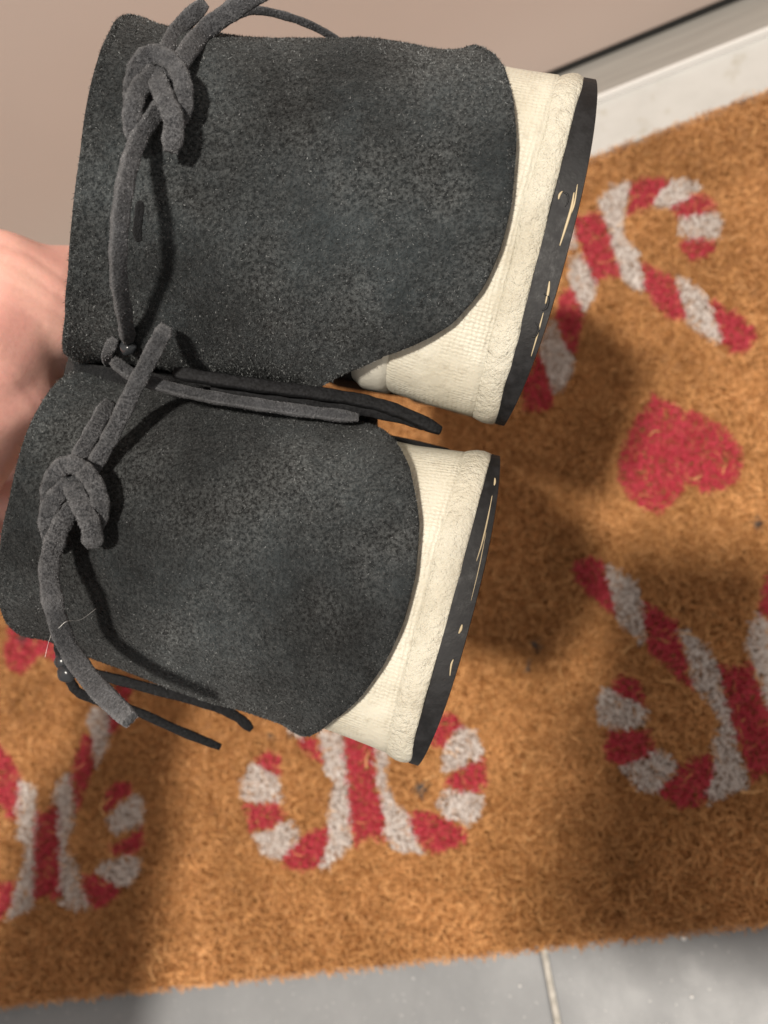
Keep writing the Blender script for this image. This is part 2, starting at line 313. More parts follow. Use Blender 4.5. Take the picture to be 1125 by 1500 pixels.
# ------------------------------------------------------------------ doormat
PRINTS = {
  'candy1': [
    ('W', [(436,3788), (552,3848), (669,3828), (615,3701), (551,3561), (511,3413), (575,3275), (561,3193), (560,3088), (524,2949), (469,3023), (424,3112), (431,3358), (438,3558), (428,3695)]),
    ('R', [(667,3820), (782,3801), (908,3727), (800,3658), (730,3579), (666,3572), (575,3569), (615,3701)]),
    ('W', [(908,3727), (955,3723), (1064,3583), (987,3547), (829,3512), (730,3579), (800,3658)]),
    ('R', [(829,3512), (987,3547), (1061,3529), (1095,3439), (1088,3370), (982,3390), (851,3419)]),
    ('W', [(848,3411), (982,3390), (1085,3359), (1096,3286), (1027,3160), (932,3212), (825,3278), (833,3355)]),
    ('R', [(827,3260), (932,3212), (1003,3144), (974,3088), (876,3063), (825,3111), (801,3192)]),
    ('R', [(249,3704), (417,3710), (438,3558), (431,3358), (426,3120), (343,3173), (264,3136), (245,3350), (238,3501)]),
    ('W', [(121,3764), (238,3690), (226,3450), (150,3466), (73,3614)]),
    ('R', [(-10,3787), (121,3764), (73,3614), (-21,3524), (-102,3636)]),
    ('W', [(-161,3721), (-27,3776), (-102,3636), (-69,3508), (-170,3458), (-207,3569)]),
    ('W', [(205,3423), (245,3350), (271,3133), (253,3062), (150,2948), (134,3059), (118,3171), (115,3280), (161,3387)]),
    ('R', [(117,3198), (134,3059), (146,2933), (78,2791), (35,2691), (-10,2708), (-33,3005), (42,3150)]),
    ('W', [(-46,3010), (-24,2797), (21,2663), (7,2603), (-103,2450), (-166,2472), (-168,2651), (-174,2820)]),
    ('R', [(-187,2791), (-168,2651), (-167,2440), (-189,2369), (-272,2366), (-359,2411), (-335,2597), (-236,2726)]),
    ('R', [(563,3201), (647,3086), (718,2986), (714,2853), (700,2662), (625,2716), (558,2851), (528,2964), (560,3088)]),
    ('W', [(726,2991), (760,2994), (806,2906), (857,2794), (852,2666), (852,2476), (836,2443), (766,2540), (698,2655), (714,2853)]),
    ('R', [(863,2791), (942,2677), (1034,2498), (1029,2423), (956,2359), (872,2360), (852,2476), (853,2649)]),
  ],
  'candy2': [
    ('R', [(-279,1373), (-224,1382), (-181,1387), (-151,1357), (-127,1328), (-128,1196), (-130,1024), (-147,1017), (-200,1093), (-254,1166), (-303,1272), (-308,1318)]),
    ('W', [(-122,1327), (-63,1273), (23,1170), (23,1073), (-20,853), (-44,838), (-135,983), (-127,1098), (-131,1207)]),
    ('R', [(25,1062), (82,1017), (161,915), (149,837), (151,706), (139,563), (101,595), (45,699), (-17,792), (-5,912)]),
    ('W', [(158,886), (192,888), (263,772), (296,676), (288,572), (282,460), (283,386), (273,278), (275,84), (270,54), (167,40), (63,12), (71,54), (151,209), (151,272), (222,378), (209,455), (148,561), (157,695)]),
    ('R', [(296,676), (358,625), (448,654), (451,521), (466,370), (461,246), (422,147), (289,73), (280,188), (280,304), (285,441), (288,572)]),
    ('W', [(442,723), (554,886), (593,808), (540,578), (485,403), (466,370), (457,538), (453,672)]),
    ('R', [(564,904), (662,1064), (742,1168), (792,1124), (735,974), (593,808)]),
    ('W', [(742,1168), (838,1270), (896,1222), (792,1124)]),
    ('W', [(466,370), (515,175), (549,75), (422,147), (461,246)]),
    ('R', [(515,175), (652,213), (648,127), (549,75)]),
    ('W', [(652,213), (716,306), (782,259), (648,127)]),
    ('R', [(-246,698), (-183,716), (-111,651), (-89,608), (-111,525), (-188,578), (-260,641)]),
    ('W', [(-340,597), (-291,657), (-261,636), (-188,578), (-96,507), (-115,420), (-192,415), (-327,449), (-374,496)]),
    ('R', [(-350,434), (-193,411), (-119,402), (-110,298), (-193,266), (-282,248), (-356,293), (-366,370)]),
    ('W', [(-322,255), (-213,260), (-130,292), (-77,283), (-21,220), (-85,149), (-165,90), (-264,132), (-276,197)]),
    ('R', [(-141,113), (-28,194), (-1,225), (56,234), (154,236), (130,151), (65,47), (24,-3), (-60,13), (-156,89)]),
  ],
  'candy3': [
    ('R', [(-2115,732), (-1972,679), (-1957,541), (-2016,564), (-2085,644)]),
    ('W', [(-2237,881), (-2096,840), (-2063,702), (-2154,738)]),
    ('R', [(-2371,1052), (-2225,1023), (-2126,860), (-2268,901)]),
    ('W', [(-1966,733), (-1817,693), (-1824,453), (-1826,261), (-1839,52), (-1930,15), (-2008,-36), (-2041,-8), (-1965,142), (-1960,255), (-1902,427), (-1964,476), (-1955,554)]),
    ('R', [(-1815,706), (-1624,672), (-1642,386), (-1628,232), (-1634,49), (-1703,107), (-1778,80), (-1818,43), (-1827,198), (-1822,414)]),
    ('W', [(-1624,672), (-1509,652), (-1570,439), (-1588,365), (-1540,257), (-1487,187), (-1468,87), (-1419,-26), (-1538,-5), (-1628,36), (-1627,195), (-1635,385)]),
    ('R', [(-1459,791), (-1320,751), (-1412,621), (-1509,652)]),
    ('R', [(-1486,193), (-1343,185), (-1258,124), (-1152,50), (-1187,2), (-1366,-33), (-1424,22), (-1468,87)]),
    ('W', [(-1326,201), (-1258,283), (-1141,253), (-1034,224), (-1072,128), (-1147,79), (-1244,128)]),
    ('R', [(-1235,335), (-1117,385), (-998,409), (-991,309), (-1052,233), (-1168,256), (-1256,295)]),
    ('W', [(-1240,468), (-1104,605), (-1016,564), (-998,446), (-1032,408), (-1146,377), (-1243,367)]),
    ('R', [(-1220,666), (-1159,688), (-1081,621), (-1154,562), (-1234,499), (-1286,521), (-1305,576)]),
    ('R', [(-2387,646), (-2304,674), (-2236,628), (-2231,505), (-2316,532), (-2391,598)]),
    ('W', [(-2492,546), (-2429,625), (-2375,589), (-2240,493), (-2252,362), (-2392,382), (-2525,422)]),
    ('R', [(-2495,391), (-2268,358), (-2229,280), (-2310,234), (-2452,221), (-2486,291)]),
    ('W', [(-2452,214), (-2311,227), (-2208,264), (-2139,191), (-2176,120), (-2296,48), (-2399,99)]),
    ('R', [(-2280,59), (-2134,165), (-1988,202), (-1963,167), (-2006,49), (-2065,-23), (-2153,-25), (-2261,19)]),
  ],
  'candy4': [
    ('W', [(-4212,815), (-4064,745), (-4049,598), (-4043,356), (-4039,162), (-4036,-17), (-4164,-32), (-4252,-74), (-4209,57), (-4158,176), (-4110,365), (-4187,425), (-4190,577)]),
    ('R', [(-4469,1126), (-4362,1052), (-4270,948), (-4201,851), (-4183,784), (-4204,683), (-4193,527), (-4257,556), (-4331,628), (-4423,737)]),
    ('W', [(-4638,1363), (-4498,1302), (-4423,737), (-4570,954)]),
    ('R', [(-4049,588), (-3974,546), (-3883,589), (-3859,480), (-3847,331), (-3823,15), (-3938,56), (-4033,38), (-4043,356)]),
    ('W', [(-3912,649), (-3863,745), (-3778,778), (-3755,697), (-3739,563), (-3735,443), (-3796,324), (-3716,208), (-3676,100), (-3599,-64), (-3709,-52), (-3822,-4), (-3842,186), (-3857,430), (-3875,552)]),
    ('R', [(-3758,780), (-3741,882), (-3651,1026), (-3604,954), (-3588,753), (-3650,650), (-3693,536), (-3718,510), (-3741,664)]),
    ('W', [(-3646,1101), (-3594,1178), (-3475,1134), (-3461,1024), (-3447,927), (-3511,843), (-3575,771), (-3597,953)]),
    ('R', [(-3474,1102), (-3409,1264), (-3330,1326), (-3227,1261), (-3292,1219), (-3331,1118), (-3422,964), (-3461,971)]),
    ('R', [(-3484,605), (-3408,653), (-3284,634), (-3296,576), (-3383,530), (-3483,476), (-3508,519)]),
    ('W', [(-3482,447), (-3383,520), (-3247,564), (-3199,503), (-3201,378), (-3286,361), (-3408,330), (-3482,398)]),
    ('R', [(-3451,288), (-3298,325), (-3207,369), (-3203,247), (-3287,211), (-3444,240)]),
    ('W', [(-3578,154), (-3481,207), (-3359,211), (-3228,194), (-3229,121), (-3312,30), (-3419,52)]),
    ('R', [(-3677,138), (-3578,140), (-3383,30), (-3407,-13), (-3502,-65), (-3575,-67), (-3625,20)]),
    ('R', [(-4442,151), (-4297,173), (-4184,169), (-4209,57), (-4262,-31), (-4332,-52), (-4442,-3)]),
    ('W', [(-4642,233), (-4442,151), (-4442,-3), (-4615,102)]),
  ],
  'heart1': [
    ('R', [(390,2261), (468,2173), (589,2071), (696,1938), (751,1805), (735,1699), (677,1607), (588,1570), (485,1591), (438,1651), (385,1630), (319,1567), (228,1529), (146,1588), (78,1711), (74,1827), (126,1966), (201,2061), (303,2189)]),
  ],
  'heart2': [
    ('R', [(-4372,1847), (-4330,1949), (-4202,2063), (-4063,1969), (-3916,1865), (-3853,1732), (-3837,1612), (-3904,1559), (-3950,1550), (-4000,1618), (-4082,1616), (-4126,1567), (-4218,1518), (-4329,1570), (-4391,1681), (-4391,1770)]),
  ],
}   # doormat coordinates in tenths of a millimetre

MX0, MX1, MY0, MY1 = -0.56, 0.27, -0.051, 0.413
mat_root = thing('doormat', 'brown coir doormat printed with red and white candy canes and red hearts', 'doormat', (-0.145, 0.18, 0))
# backing slab with a ragged outline
nx, ny = 180, 110
V = []; Fc = []
for j in range(ny + 1):
    for i in range(nx + 1):
        x = MX0 + (MX1 - MX0) * i / nx; y = MY0 + (MY1 - MY0) * j / ny
        V.append((x, y, 0.0050 + 0.0020 * random.random()))
for j in range(ny):
    for i in range(nx):
        a = j * (nx + 1) + i; Fc.append((a, a + 1, a + nx + 2, a + nx + 1))
mesh_obj('coir_backing', V, Fc, MAT['coir_base'], mat_root)
box('rubber_base', (MX0 - 0.001, MY0 - 0.001, 0.0004), (MX1 + 0.001, MY1 + 0.001, 0.0046), MAT['coir_base'], mat_root)

def in_poly(x, y, poly):
    p = np.asarray(poly, float); inside = np.zeros(len(x), bool); j = len(p) - 1
    for i in range(len(p)):
        c = ((p[i, 1] > y) != (p[j, 1] > y)) & (x < (p[j, 0] - p[i, 0]) * (y - p[i, 1]) / (p[j, 1] - p[i, 1] + 1e-9) + p[i, 0])
        inside ^= c; j = i
    return inside

NF = 460000
fx = rng.uniform(MX0 - 0.002, MX1 + 0.002, NF); fy = rng.uniform(MY0 - 0.002, MY1 + 0.002, NF)
cls = np.zeros(NF, int); own = np.zeros(NF, int)          # 0 coir 1 red 2 white 3 soot
jx = fx + rng.normal(0, 0.0005, NF); jy = fy + rng.normal(0, 0.0005, NF)
for k, key in enumerate(PRINTS):
    for c, poly in PRINTS[key]:
        hit = in_poly(jx * 1e4, jy * 1e4, poly)
        hit &= rng.random(NF) > 0.03          # bare bristles between the printed ones
        cls[hit] = 1 if c == 'R' else 2; own[hit] = k + 1
for sx, sy, sr in ((-0.0594, 0.0949, 0.0035), (-0.0665, 0.0840, 0.0022), (0.0697, 0.1342, 0.0035), (-0.4230, 0.1784, 0.0050), (-0.1387, 0.0308, 0.0040), (-0.2283, 0.0749, 0.0030), (-0.215, 0.0735, 0.002)):
    d = np.hypot(fx - sx, fy - sy) / sr
    hit = rng.random(NF) < np.clip(1.15 - d, 0, 0.8); cls[hit] = np.where(cls[hit] >= 0, 3, 3); own[hit] = 0
def ribbons(x, y, pr):
    n = len(x)
    ang = rng.uniform(0, 2 * np.pi, n); L = rng.uniform(0.0035, 0.0085, n) * np.where(pr, 0.62, 1.0); wd = rng.uniform(0.00014, 0.00030, n)
    z0 = rng.uniform(0.004, 0.0095, n); rise = rng.uniform(0.001, 0.0055, n)
    curl = rng.normal(0, 0.5, n)
    rows = []
    for t in (0.0, 0.5, 1.0):
        a = ang + curl * t
        r = L * (t - 0.5)
        px = x + np.cos(a) * r; py = y + np.sin(a) * r
        pz = z0 + rise * math.sin(math.pi * (0.15 + 0.7 * t))
        ox = -np.sin(a) * wd * (1 - 0.5 * t); oy = np.cos(a) * wd * (1 - 0.5 * t)
        rows += [np.stack([px - ox, py - oy, pz], -1), np.stack([px + ox, py + oy, pz + 0.0002], -1)]
    V = np.stack(rows, 1).reshape(-1, 3)
    base = np.arange(n)[:, None] * 6
    Fq = np.concatenate([base + np.array([[0, 1, 3, 2]]), base + np.array([[2, 3, 5, 4]])], 1).reshape(-1, 4)
    return V, Fq
V, Fq = ribbons(fx[own == 0], fy[own == 0], False)
mi = np.repeat(np.where(cls[own == 0] == 3, 1, 0), 2)
o = fast_mesh('coir_pile', V, Fq, [MAT['coir'], MAT['coir_soot']], mat_root, mi); o['kind'] = 'stuff'
n_ = 900; sxx = rng.uniform(MX0, MX1, n_); syy = rng.uniform(MY0 - .002, MY1 + .002, n_)
V, Fq = ribbons(sxx, syy, False); V[:, 2] += 0.0025
V.reshape(n_, 6, 3)[:, :, :2] += (V.reshape(n_, 6, 3)[:, :, :2] - np.stack([sxx, syy], -1)[:, None]) * 0.35
o = fast_mesh('loose_fibres', V, Fq, MAT['coir_pale'], mat_root); o['kind'] = 'stuff'
PL = {'candy1': 'red and white crossed candy canes printed near the threshold', 'candy2': 'red and white crossed candy canes printed at the right edge',
      'candy3': 'red and white crossed candy canes printed below the white sole', 'candy4': 'red and white crossed candy canes printed at lower left',
      'heart1': 'red heart printed on the right of the mat', 'heart2': 'red heart printed under the hanging lace at left'}
for k, key in enumerate(PRINTS):
    s = own == k + 1
    V, Fq = ribbons(fx[s], fy[s], True)
    mi = np.repeat(np.where(cls[s] == 2, 1, 0), 2)
    o = fast_mesh('heart_print' if 'heart' in key else 'candy_cane_print', V, Fq, [MAT['coir_red'], MAT['coir_white']], mat_root, mi)
    o['label'] = PL[key]

# ------------------------------------------------------------------ shoes
def interp_rows(rows, t):
    k = np.linspace(0, 1, 1)
    ts = [r[0] for r in rows]
    t = np.asarray(t, float)
    # linear extrapolation outside
    out = np.stack([np.interp(t, ts, [r[1][i] for r in rows]) for i in range(len(rows[0][1]))], -1)
    s0 = (np.array(rows[1][1]) - np.array(rows[0][1])) / (ts[1] - ts[0]); s1 = (np.array(rows[-1][1]) - np.array(rows[-2][1])) / (ts[-1] - ts[-2])
    out = np.where((t < ts[0])[..., None], np.array(rows[0][1]) + (t - ts[0])[..., None] * s0, out)
    out = np.where((t > ts[-1])[..., None], np.array(rows[-1][1]) + (t - ts[-1])[..., None] * s1, out)
    return out

class Shoe:
    def __init__(s, T, B, vp, bulge, n=2.25, up=None):
        """T,B: rows (t,(px,py,z)) of the two flanks from collar to sole; vp: picture point the toe points at"""
        s.T, s.B, s.bulge, s.n = [(t, tuple(v)) for t, v in T], [(t, tuple(v)) for t, v in B], bulge, n
        s.D = nrm(at(vp[0], vp[1], 1.0) - CAM)
        ps = np.linspace(-1, 1, 161)
        for _ in range(8):          # move the flank lines so that the rounded heel, not its mid plane, meets them
            for k in range(len(T)):
                t = T[k][0]; o = float(np.interp(t, [0, .8, .9, 1], [.0028, .0028, .001, .0003]))
                q = project(s.S(ps, np.full(161, t), o))[:, :2]
                a = np.array(T[k][1][:2]); c = np.array(B[k][1][:2]); e = (c - a) / np.linalg.norm(c - a)
                d0 = a @ e - (q @ e).min(); d1 = c @ e - (q @ e).max()
                s.T[k] = (t, tuple(np.array(s.T[k][1][:2]) + e * d0) + (T[k][1][2],)); s.B[k] = (t, tuple(np.array(s.B[k][1][:2]) + e * d1) + (B[k][1][2],))
        s.D = nrm(at(vp[0], vp[1], 1.0) - CAM)
        e1, e2 = s.flank(np.array([1.0])); s.W = nrm((e2 - e1)[0]); s.O = ((e1 + e2) / 2)[0]
        s.D = nrm(s.D - s.W * (s.D @ s.W)); s.U = nrm(np.cross(s.D, s.W))
        f1, f2 = s.flank(np.array([0.0])); c0 = ((f1 + f2) / 2)[0]
        if (c0 - s.O) @ s.U < 0: s.U = -s.U
        s.a0 = np.linalg.norm((e2 - e1)[0]) / 2
        s.height = (c0 - s.O) @ s.U
    def flank(s, t):
        a = interp_rows(s.T, t); b = interp_rows(s.B, t)
        f = lambda q: CAM + (np.stack([(q[..., 0] - 562.5) / F, (q[..., 1] - 750) / F, np.ones(q.shape[:-1])], -1) * q[..., 2:3]) @ R.T
        return f(a), f(b)
    def S(s, p, t, o=0.0):
        p, t = np.broadcast_arrays(np.asarray(p, float), np.asarray(t, float))
        e1, e2 = s.flank(t)
        M = (e1 + e2) / 2; H = (e2 - e1) / 2
        hn = nrm(H); Nv = -s.D - hn * np.sum(-s.D * hn, -1, keepdims=True); Nv = nrm(Nv)
        ph = np.clip(p, -1, 1) * np.pi / 2
        bl = np.interp(t, [0, 1], s.bulge)[..., None]
        ne = 2 / np.interp(t, [0, .6, .85, 1], [2.15, 2.3, 2.7, s.n])
        sx = np.sign(ph) * np.abs(np.sin(ph)) ** ne; cy = np.abs(np.cos(ph)) ** ne
        P = M + (H + hn * o) * sx[..., None] + Nv * (bl + o) * cy[..., None]
        ext = np.clip(np.abs(p) - 1, 0, None)[..., None]
        P = P + s.D * ext * 0.05 - H * np.sign(p)[..., None] * ext * 0.03
        return P
    def invert(s, pix):
        pg, tg = np.meshgrid(np.linspace(-1, 1, 401), np.linspace(-0.4, 1.1, 601), indexing='ij')
        q = project(s.S(pg, tg, 0.0025))
        out = []
        for x, y in pix:
            d = (q[..., 0] - x) ** 2 + (q[..., 1] - y) ** 2
            i = np.unravel_index(np.argmin(d), d.shape); out.append((pg[i], tg[i]))
        return np.array(out)
    def loc(s, u, wv, d):
        return s.O + s.U * u + s.W * wv + s.D * d

def smooth_edge(pt, p, lo_, hi_):
    pt = pt[np.argsort(pt[:, 0])]
    xs = np.concatenate([[-2.2], pt[:, 0], [2.2]]); ys = np.concatenate([[lo_], pt[:, 1], [hi_]])
    fine = np.linspace(-2.2, 2.2, 881); v = np.interp(fine, xs, ys)
    k = np.hanning(13); k /= k.sum(); v = np.convolve(np.pad(v, 6, 'edge'), k, 'valid')
    return np.interp(p, fine, v)

def grid_normals(P):
    du = np.gradient(P, axis=0); dv = np.gradient(P, axis=1); return nrm(np.cross(du, dv))

def thick_grid(P, th, inward_ref):
    """closed sheet from outer grid P (n,m,3)"""
    n, m_ = P.shape[:2]; Nn = grid_normals(P)
    if np.sum(Nn * (inward_ref - P)) > 0: Nn = -Nn
    Q = P - Nn * th
    mid = P.copy()
    V = np.concatenate([P.reshape(-1, 3), Q.reshape(-1, 3)]); off = n * m_
    idx = np.arange(off).reshape(n, m_); Fc = []
    for i in range(n - 1):
        for j in range(m_ - 1):
            q = (idx[i, j], idx[i + 1, j], idx[i + 1, j + 1], idx[i, j + 1]); Fc.append(q); Fc.append(tuple(x + off for x in q[::-1]))
    ring = [idx[i, 0] for i in range(n)] + [idx[n - 1, j] for j in range(1, m_)] + [idx[i, m_ - 1] for i in range(n - 2, -1, -1)] + [idx[0, j] for j in range(m_ - 2, 0, -1)]
    for a, b_ in zip(ring, ring[1:] + ring[:1]): Fc.append((a, b_, b_ + off, a + off))
    return V, Fc, Nn

def fuzz(name, P, Nn, mat, parent, count, length, width, lean=0.8, edge=None):
    """short fibres standing on a grid surface"""
    n, m_ = P.shape[:2]
    i = rng.uniform(0, n - 1.001, count); j = rng.uniform(0, m_ - 1.001, count)
    if edge is not None:
        k = int(count * edge[0]); side = rng.integers(0, 2, k); j[:k] = np.where(side == 0, rng.uniform(0, edge[1], k), m_ - 1.001 - rng.uniform(0, edge[1], k))
    i0 = i.astype(int); j0 = j.astype(int); a = (i - i0)[:, None]; b_ = (j - j0)[:, None]
    pos = (P[i0, j0] * (1 - a) + P[i0 + 1, j0] * a) * (1 - b_) + (P[i0, j0 + 1] * (1 - a) + P[i0 + 1, j0 + 1] * a) * b_
    nv = Nn[i0, j0]
    rd = rng.normal(0, 1, (count, 3)); rd -= nv * np.sum(rd * nv, 1, keepdims=True); rd = nrm(rd)
    L = length * rng.uniform(0.5, 1.4, count)[:, None]
    d1 = nrm(nv * 0.75 + rd * lean * rng.uniform(0.3, 1.6, (count, 1)))
    d2 = nrm(d1 + rng.normal(0, 0.5, (count, 3)))
    side = nrm(np.cross(d1, rng.normal(0, 1, (count, 3)))) * width
    b0 = pos - nv * length * 0.15; mid_ = b0 + d1 * L * 0.5; tip = mid_ + d2 * L * 0.5
    V = np.stack([b0 - side, b0 + side, mid_ + side * 0.8, mid_ - side * 0.8, tip], 1).reshape(-1, 3)
    bs = np.arange(count)[:, None] * 5
    Fq = np.concatenate([bs + np.array([[0, 1, 2]]), bs + np.array([[0, 2, 3]]), bs + np.array([[3, 2, 4]])], 1).reshape(-1, 3)
    o = fast_mesh(name, V, Fq, mat, parent); o['kind'] = 'stuff'
    return o

def noise3(P, sc_, seed=0):
    from mathutils import noise
    f = np.array([noise.noise(Vector(p) * sc_ + Vector((seed * 3.1, 0, 0))) for p in P.reshape(-1, 3)])
    return f.reshape(P.shape[:-1])

def ring_points(s, t, off=0.0, ndense=64):
    """closed outline of the shoe at level t, heel first, with outward offset"""
    ps = np.linspace(-1, 1, ndense)
    heel = s.S(ps, np.full(ndense, t))
    e1, e2 = s.flank(np.array([t])); e1, e2 = e1[0], e2[0]
    u = (heel[0] - s.O) @ s.U
    L1, L2 = 0.175, 0.235
    side = []
    for k in range(1, 25):
        d = L1 * k / 24; wid = s.a0 * 0.12 * math.sin(math.pi * min(1, d / 0.24)) ** 2 - s.a0 * 0.06 * math.sin(math.pi * min(1, d / 0.12))
        side.append((d, wid))
    right = [e2 + s.D * d + s.W * w_ for d, w_ in side]; left = [e1 + s.D * d - s.W * w_ for d, w_ in side]
    c = (right[-1] + left[-1]) / 2; hw = (right[-1] - left[-1]) / 2
    toe = [c + hw * math.cos(a) + s.D * (L2 - L1) * math.sin(a) for a in np.linspace(0, math.pi, 26)[1:-1]]
    ring = np.array(list(heel) + right + toe + left[::-1])
    if off:
        tg = np.roll(ring, -1, 0) - np.roll(ring, 1, 0); nv = nrm(np.cross(tg, s.U))
        cen = ring.mean(0)
        if np.sum(nv * (ring - cen)) < 0: nv = -nv
        ring = ring + nv * off
    return ring

def loft(rings, closed=True, cap0=False, cap1=False):
    n = len(rings[0]); V = np.concatenate(rings); Fc = []
    for k in range(len(rings) - 1):
        for i in range(n):
            j = (i + 1) % n; Fc.append((k * n + i, k * n + j, (k + 1) * n + j, (k + 1) * n + i))
    if cap0: Fc.append(tuple(range(n)))
    if cap1: Fc.append(tuple((len(rings) - 1) * n + i for i in range(n))[::-1])
    return V, Fc

def ring_uv(rings, su=90.0):
    n = len(rings[0]); seg = np.linalg.norm(np.diff(rings[0], axis=0), axis=1); a = np.concatenate([[0], np.cumsum(seg)])
    v = 0; out = []
    for k, r in enumerate(rings):
        if k: v += np.mean(np.linalg.norm(r - rings[k - 1], axis=1))
        out.append(np.stack([a * su, np.full(n, v * su)], -1))
    return np.concatenate(out)

def build_shoe(name, label, s, top_pix, bot_pix, th_out, bot_lo, bot_hi, top_lo, top_hi, seed):
    root = thing(name, label, 'shoe', tuple(s.O + s.D * 0.1))
    # heel panel
    nu, nv = 280, 110
    ps = np.linspace(-1.75, 1.75, nu)
    tt = smooth_edge(s.invert(top_pix), ps, top_lo, top_hi); tb = smooth_edge(s.invert(bot_pix), ps, bot_lo, bot_hi)
    v = np.linspace(0, 1, nv) ** 1.0
    tgrid = tt[:, None] + (tb - tt)[:, None] * v[None, :]
    pg = np.repeat(ps[:, None], nv, 1)
    P = s.S(pg, tgrid)
    Nn = grid_normals(P)
    cen = s.loc(s.height / 2, 0, 0.02)
    if np.sum(Nn * (P - cen)) < 0: Nn = -Nn
    big = np.maximum(noise3(P, 38, seed) * 0.0014 + noise3(P, 110, seed + 5) * 0.00035, -0.0007)
    lip = 0.0010 * np.exp(-((1 - v) / 0.04) ** 2)[None, :] + 0.0016 * np.exp(-(v / 0.06) ** 2)[None, :]
    P = P + Nn * (0.0020 + big + lip)[..., None]
    V, Fc, Nn = thick_grid(P, 0.0021, cen)
    panel = mesh_obj('heel_panel', V, Fc, MAT['suede'], root)
    fuzz('suede_nap', P, Nn, MAT['nap'], panel, 110000, 0.00062, 0.000066, 1.35, edge=(0.10, 2.0))
    s.P, s.N = P, Nn
    # rubber sole
    lv = lambda tlist: [ring_points(s, t, o) for t, o in tlist]
    rr = lv([(0.712, -0.0016), (0.726, -0.0006), (0.733, 0.0001), (0.740, 0.0005), (0.755, 0.0008), (0.775, 0.0009), (0.785, 0.0006), (0.792, -0.0004), (0.80, -0.0012)])
    mesh_obj('rand', *loft(rr), MAT['rand'], root)
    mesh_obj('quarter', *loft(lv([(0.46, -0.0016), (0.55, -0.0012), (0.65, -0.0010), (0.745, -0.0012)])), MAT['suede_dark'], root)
    rr = lv([(0.78, -0.0022), (0.785, -0.0003), (0.80, 0.0000), (0.83, -0.0002), (0.87, -0.0003), (0.915, -0.0004), (0.940, -0.0004), (0.953, -0.0004), (0.963, -0.0014)])
    mesh_obj('midsole_wall', *loft(rr), MAT['weave'], root, uv=ring_uv(rr))
    rr = lv([(0.952, -0.002), (0.954, -0.0007), (0.958, -0.0003), (0.965, 0.0000), (0.975, 0.0003), (0.986, 0.0003), (0.996, -0.0001), (1.0, -0.0004), (1.0, -0.004)])
    for k in range(1, 8): rr[k] = rr[k] + s.U * (noise3(rr[k], 90, seed + 9) * 0.0007)[:, None] - s.D * (noise3(rr[k], 160, seed + 4) * 0.0005)[:, None]
    mesh_obj('foxing_bead', *loft(rr), MAT['bead'], root)
    r0 = ring_points(s, 1.0, -0.0008); base = ring_points(s, 1.0, -0.0002)
    wv = (base - s.O) @ s.W; aw = np.abs(wv).max()
    th = lambda q: (th_out * np.clip(1 - (np.abs(q) / aw) ** 2.4, 0, 1) ** 0.75 + 0.00025)
    cenr = base.mean(0)
    rings = [r0 + s.U * 0.0004, base, base - s.U * (th(wv) * 0.5)[:, None], base - s.U * (th(wv) * 0.97)[:, None]]
    for k in (0.985, 0.93, 0.8, 0.6, 0.35, 0.12):
        c = base * k + cenr * (1 - k); w2 = (c - s.O) @ s.W
        rings.append(c - s.U * (th(w2))[:, None])
    out = mesh_obj('outsole', *loft(rings, cap1=True), MAT['outsole'], root)
    out.data.set_sharp_from_angle(angle=math.radians(32))
    s.base, s.th = base, th
    # inner upper, from the heel to the toe
    secs = []
    na = 40
    for k in range(34):
        f = k / 33.0; d = -0.012 + 0.240 * f
        hw = s.a0 * (0.60 + 0.385 * min(1, (f / 0.12)) ** 0.5 if f < 0.12 else 0.985 + 0.05 * math.sin(math.pi * (f - 0.12) / 0.88))
        if f > 0.8: hw *= math.sqrt(max(0.02, 1 - ((f - 0.8) / 0.205) ** 2))
        if f < 0.12: hgt = s.height * 0.62
        elif f < 0.34: hgt = s.height * 0.62
        else: hgt = s.height * (0.80 - 0.38 * min(1, (f - 0.34) / 0.45))
        if f > 0.8: hgt *= max(0.35, math.sqrt(max(0.0, 1 - ((f - 0.8) / 0.24) ** 2)))
        u0 = s.height * 0.10
        e = 2 / 2.6
        sec = []
        for a in np.linspace(0, math.pi, na):
            cw = math.cos(a); su = math.sin(a)
            sec.append(s.loc(u0 + (hgt - u0) * abs(su) ** e, hw * math.copysign(abs(cw) ** e, cw), d))
        secs.append(np.array(sec))
    V = np.concatenate(secs); Fc = []
    for k in range(len(secs) - 1):
        for i in range(na - 1): Fc.append((k * na + i, k * na + i + 1, (k + 1) * na + i + 1, (k + 1) * na + i))
        Fc.append((k * na + na - 1, k * na, (k + 1) * na, (k + 1) * na + na - 1))
    Fc.append(tuple(range(na))); Fc.append(tuple((len(secs) - 1) * na + i for i in range(na))[::-1])
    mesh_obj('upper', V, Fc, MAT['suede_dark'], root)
    s.bvh = BVHTree.FromPolygons([tuple(x) for x in P.reshape(-1, 3)], [(i * nv + j, (i + 1) * nv + j, (i + 1) * nv + j + 1, i * nv + j + 1) for i in range(nu - 1) for j in range(nv - 1)])
    return root

def zsurf(s, px, py):
    d = nrm(at(px, py, 1.0) - CAM)
    h = s.bvh.ray_cast(Vector(CAM), Vector(d))
    if h[0] is None:
        h2 = None
        for rad in range(4, 120, 4):
            for a in np.linspace(0, 2 * math.pi, 16):
                x, y = px + rad * math.cos(a), py + rad * math.sin(a)
                h = s.bvh.ray_cast(Vector(CAM), Vector(nrm(at(x, y, 1.0) - CAM)))
                if h[0] is not None: return project(np.array(h[0]))[2]
        return 0.19
    return project(np.array(h[0]))[2]

